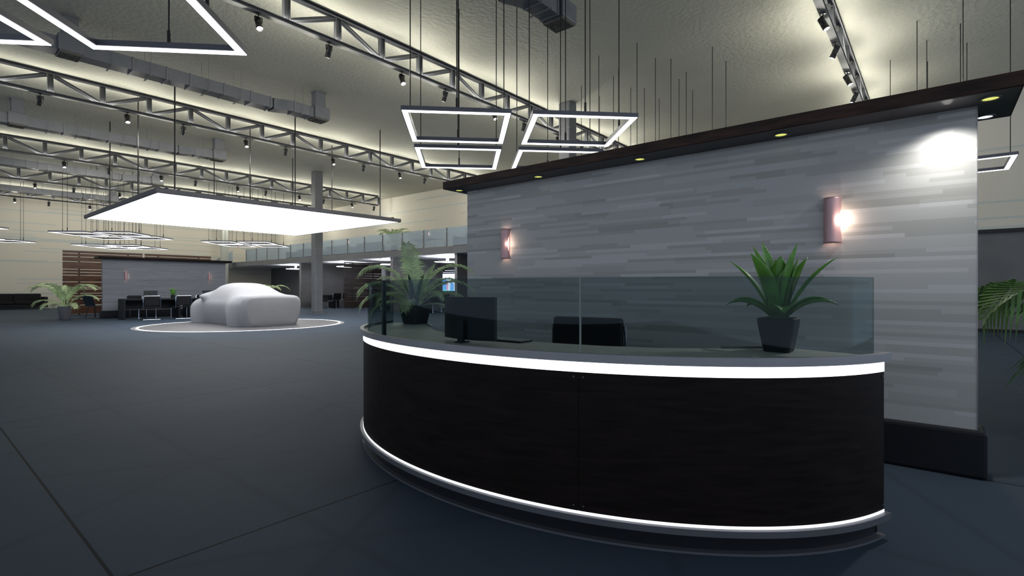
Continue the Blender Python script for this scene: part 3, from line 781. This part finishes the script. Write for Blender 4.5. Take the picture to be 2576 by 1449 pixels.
m = MB(); m.add([(xa, ya-.012, za), (xb_, ya-.012, .16), (xb_, ya-.012, .96), (xa, ya-.012, za+.82), (xa, ya, za), (xb_, ya, .16), (xb_, ya, .96), (xa, ya, za+.82)], [(0, 1, 2, 3), (7, 6, 5, 4), (0, 4, 5, 1), (1, 5, 6, 2), (2, 6, 7, 3), (3, 7, 4, 0)]); m.build('glass_side', M['rglass'], stc)

# partitions below the mezzanine
def partition(y, label, x0=15.25, h=ZS):
    r = empty('partition_wall', (0, y, 0), 0, label, 'partition', 'partitions under the mezzanine')
    MB().box(x0+.03, -.06, 0, XW-.04, .06, h).build('panel', M['part'], r); MB().box(x0, -.075, 0, x0+.03, .075, h).build('end_trim', M['metal'], r)
partition(28.9, 'dark grey partition under the mezzanine left of the tall column')
partition(20.2, 'dark partition under the mezzanine behind the desk palm')
partition(15.75, 'dark partition under the mezzanine beside the bright screen')
def slats(name, x0, x1, y, label, mat, zt, group=None, seed=1):
    r = empty(name, (0, y, 0), 0, label, 'slatted screen', group)
    rnd = random.Random(seed); hs = [.36, .24, .10, .08, .16, .05, .20, .26, .10, .10, .30, .18, .12, .10, .06]; m = MB(); z = .04; i = 0
    while z < zt-.05:
        h = hs[i % len(hs)]; h = min(h, zt-z); m.box(x0, -.015, z, x1, .015, z+h); z += h+.028; i += 1
    m.build('slats', M[mat], r)
    for x in (x0+.55, x1-.55): MB().box(x-.03, .015, 0, x+.03, .05, zt-.03).build('upright', M['black'], r)
slats('slatted_screen', 4.54, 7.38, 28.5, 'left brown slatted wood screen behind the small grey wall', 'slat', 2.76, 'brown slatted screens')
slats('slatted_screen', 7.46, 10.3, 28.5, 'right brown slatted wood screen, only its top above the small wall', 'slat', 2.76, 'brown slatted screens')
slats('slatted_screen', 15.65, 18.1, 24.9, 'dark slatted wood screen under the mezzanine right of the tall column', 'slat_d', 2.58, None, 2)
# a lit room end with bright wall screen
tv = empty('wall_screen', (XW-.1, 13.9, 0), 0, 'bright blue and white display screen on the wall under the mezzanine', 'display screen')
tv.location = (18.15, 19.2, 0)
m = MB(); m.box(-.04, -.62, .98, .02, .5, 2.16); m.build('bezel', M['screen'], tv)
m = MB(); m.mi = []
def q(y0, y1, z0, z1, c): z0 = max(z0, .92); m.cur = c; m.box(-.046, y0, z0+.08, -.041, y1, z1+.08)
q(-.6, .48, 1.55, 1.80, 2); q(.2, .48, 1.0, 1.55, 0); q(-.6, .2, 1.40, 1.55, 2); q(.08, .2, .95, 1.40, 3); q(-.10, .08, .95, 1.40, 2); q(-.35, -.10, .95, 1.32, 0); q(-.35, -.10, 1.32, 1.40, 2); q(-.6, -.35, .95, 1.40, 2); q(.2, .48, .92, 1.0, 1); q(-.6, .2, .92, .95, 1)
q(-.5, .45, 1.86, 1.88, 2); q(-.5, .3, 1.96, 1.98, 2)
m.build('picture', [M['tv_b'], M['tv_c'], M['tv_w'], M['tv_p']], tv)
for i, (x, y, w_) in enumerate([(16.4, 31.6, .5), (16.5, 25.9, .5), (16.5, 21.8, .5), (16.5, 17.6, .5)]):
    r = empty('ceiling_light', (x, y, ZS), 0, 'lit square panel under the mezzanine, ' + ['left of the tall column', 'right of the tall column', 'above the dark slatted screen end', 'nearest the reception wall'][i], 'ceiling light', 'lit panels under the mezzanine')
    MB().box(-.45, -.45, -.27, .45, .45, -.24).build('frame', M['steel'], r); MB().box(-.42, -.42, -.275, .42, .42, -.27).build('diffuser', M['wht'], r)
    MB().box(-.42, -.42, -.24, .42, .42, -.235).build('uplight', M['soff_u'], r)
    MB().box(-.05, -.05, -.235, .05, .05, 0).build('stem', M['steel'], r)

# ------------------------------------------------------------------ furniture
def make_chair():
    r = empty('cantilever_chair', (0, 0, 0), 0, 'x', 'chair', 'x')   # faces +Y, back at -Y
    m = MB(); pts = []
    for s_ in (-1, 1):
        x = .26*s_
        m.tube([(x, .22, .02), (x, -.22, .02)], .013, 8); m.tube([(x, .22, .02), (x, .25, .05), (x, .25, .40), (x, .22, .43), (x, -.20, .43), (x, -.24, .47), (x, -.27, .82), (x*.9, -.275, .865)], .013, 8)
    m.tube([(-.234, -.275, .865), (.234, -.275, .865)], .013, 8); m.tube([(-.26, -.22, .02), (.26, -.22, .02)], .013, 8)
    m.build('tube_frame', M['chrome'], r, True)
    MB().box(-.24, -.2, .435, .24, .23, .47).build('seat', M['blackfab'], r, bevel=.01)
    m = MB(); m.bar((0, -.245, .52), (0, -.272, .845), .46, .03, (0, 1, 0)); m.build('backrest', M['blackfab'], r, bevel=.01)
    return r
ch = make_chair(); used = False
def chair(x, y, rz, label, g, z=0):
    global used
    place(ch, used, (x, y, z), rz, label, g); used = True
def make_desk(x, y, rz, label, L=1.8, z=0):
    r = empty('office_desk', (x, y, z), rz, label, 'desk', 'dark office desks')
    MB().box(-L/2, -.35, .70, L/2, .35, .75).build('desktop', M['plinth'], r)
    for q in (-L/2, L/2-.06): MB().box(q, -.35, 0, q+.06, .35, .70).build('side_panel', M['plinth'], r)
    MB().box(-L/2+.06, .2, .35, L/2-.06, .23, .70).build('modesty_panel', M['plinth'], r)
make_desk(6.15, 22.85, 0, 'left dark office desk in front of the small grey wall')
make_desk(8.25, 22.85, 0, 'second dark office desk behind the covered car front')
chair(5.85, 21.75, 0, 'chrome tube chair seen from behind, left one at the left desk', 'chairs before the left desks')
chair(6.85, 21.75, 0, 'chrome tube chair seen from behind, right one at the left desk', 'chairs before the left desks')
chair(5.9, 23.55, math.pi, 'chair facing the camera behind the left office desk', 'chairs behind the left desks')
chair(8.3, 23.55, math.pi, 'chair behind the second desk, above the covered car bonnet', 'chairs behind the left desks')
def monitor_small(x, y, z, rz, label):
    r = empty('computer_monitor', (x, y, z), rz, label, 'monitor', 'monitors on the office desks')
    MB().box(-.22, -.015, .08, .22, .015, .30).build('panel', M['screen'], r); MB().box(-.03, -.01, 0, .03, .01, .09).build('stand', M['screen'], r); MB().box(-.1, -.07, 0, .1, .07, .01).build('foot', M['screen'], r)
monitor_small(6.2, 22.95, .75, 0, 'small dark monitor on the left office desk')
monitor_small(8.2, 22.95, .75, 0, 'small dark monitor on the second desk behind the car')
place(ag, True, (6.95, 23.0, .75), .5, 'small green plant in a pot on the left office desk', 'small desk plants', .75)
place(ag, True, (17.0, 29.6, .75), .5, 'tiny green plant on the desk under the mezzanine left of the partition', 'small desk plants', .8)
make_desk(17.0, 29.9, 0, 'dark office desk under the mezzanine left of the partition')
make_desk(16.0, 27.4, math.pi/2, 'dark office desk under the mezzanine right of the tall column')
chair(15.7, 25.9, 0, 'chrome tube chair beside the dark slatted screen', 'chairs under the mezzanine')
chair(16.9, 27.2, math.pi/2, 'chair behind the desk right of the tall column', 'chairs under the mezzanine')
make_desk(16.6, 18.2, 0, 'dark office desk under the mezzanine behind the desk palm')
chair(15.9, 17.4, 0, 'chrome tube chair under the mezzanine behind the desk palm', 'chairs under the mezzanine')
chair(16.2, 22.2, .4, 'chrome tube chair seen through the left end of the glass screen', 'chairs under the mezzanine')
# shell chair peeking behind the small wall
shc = empty('shell_chair', (5.0, 25.3, 0), 2.2, 'dark blue shell chair with black legs peeking out behind the small grey wall', 'chair')
m = MB(); m.box(-.22, -.2, .43, .22, .22, .46); m.bar((0, .2, .45), (0, .36, .86), .42, .02, (0, 1, 0)); m.build('shell', P('navy_shell', (.02, .03, .045), .4), shc, bevel=.008)
for a_, b_ in ((-1, -1), (1, -1), (1, 1), (-1, 1)): MB().tube([(.15*a_, .13*b_, .43), (.2*a_, .2*b_, 0)], .012, 8).build('leg', M['black'], shc)
# small feature wall at left
sw = empty('display_wall', (0, 0, 0), 0, 'small freestanding grey wall with dark flat canopy behind the office desks', 'partition wall')
MB().box(5.02, 24.3, .25, 9.38, 24.44, 2.257).build('striped_panel', M['stripe_shaded'], sw)
MB().box(4.96, 24.22, 0, 9.44, 24.5, .29).build('plinth', M['plinth'], sw, bevel=.02)
MB().box(4.85, 24.04, 2.257, 9.55, 24.7, 2.342).build('canopy', M['wood'], sw)
MB().box(9.375, 24.29, .29, 9.39, 24.45, 2.257).build('end_trim', M['creme'], sw)
place(sc, True, (5.75, 24.3, 1.62), -math.pi/2, 'pink sconce on the small grey wall, left one', 'sconces on the small grey wall')
place(sc, True, (8.72, 24.3, 1.62), -math.pi/2, 'pink sconce on the small grey wall, right one', 'sconces on the small grey wall')
for i, (x, y, z, rz, l) in enumerate([(XW, 28.6, 4.05, math.pi, 'pink sconce on the upper right wall just right of the tall column'), (XW, 21.0, 4.05, math.pi, 'pink sconce on the upper right wall above the balcony palm'), (15.9, YW, 4.3, -math.pi/2, 'pink sconce on the far wall above the stairs')]):
    place(sc, True, (x, y, z), rz, l, 'sconces above the mezzanine', 1.3)
# sofas
def make_sofa():
    r = empty('sofa', (0, 0, 0), 0, 'x', 'sofa', 'x')
    MB().box(-1.25, -.42, .08, 1.25, .42, .26).build('base', M['blackfab'], r, bevel=.02)
    for s_ in (-1, 1): MB().box(s_*1.25-.09, -.42, .08, s_*1.25+.09, .42, .66).build('arm', M['blackfab'], r, bevel=.03)
    for s_ in (-1, 1):
        MB().box(min(0, s_*1.14)+.005, -.44, .27, max(0, s_*1.14)-.005, .2, .43).build('seat_cushion', M['blackfab'], r, bevel=.03)
        MB().box(min(0, s_*1.14)+.005, .18, .40, max(0, s_*1.14)-.005, .42, .84).build('back_cushion', M['blackfab'], r, bevel=.04)
    m = MB()
    for a_ in (-1, 1):
        for b_ in (-1, 1): m.box(a_*1.15-.03, b_*.35-.03, 0, a_*1.15+.03, b_*.35+.03, .08)
    m.build('feet', M['metal'], r)
    return r
sf = make_sofa()
place(sf, False, (4.1, 38.4, 0), 0, 'long black sofa against the far wall at the left edge', 'sofas')
for i, (y, l) in enumerate([(32.5, 'leftmost black sofa on the balcony behind the glass'), (28.9, 'black sofa on the balcony above the tall column'), (25.4, 'black sofa on the balcony right of the tall column'), (16.3, 'black sofa on the balcony nearest the reception wall')]):
    place(sf, True, (17.3, y, 2.93), -math.pi/2, l, 'sofas')
bt = empty('bench_table', (16.6, 19.2, 2.93), 0, 'light metal table on the balcony seen through the glass', 'table')
MB().box(-.35, -1.0, .58, .35, 1.0, .61).build('table_top', M['soff'], bt)
for a_, b_ in ((-1, -1), (1, -1), (1, 1), (-1, 1)): MB().box(.32*a_-.02, .96*b_-.02, 0, .32*a_+.02, .96*b_+.02, .58).build('leg', M['metal'], bt)
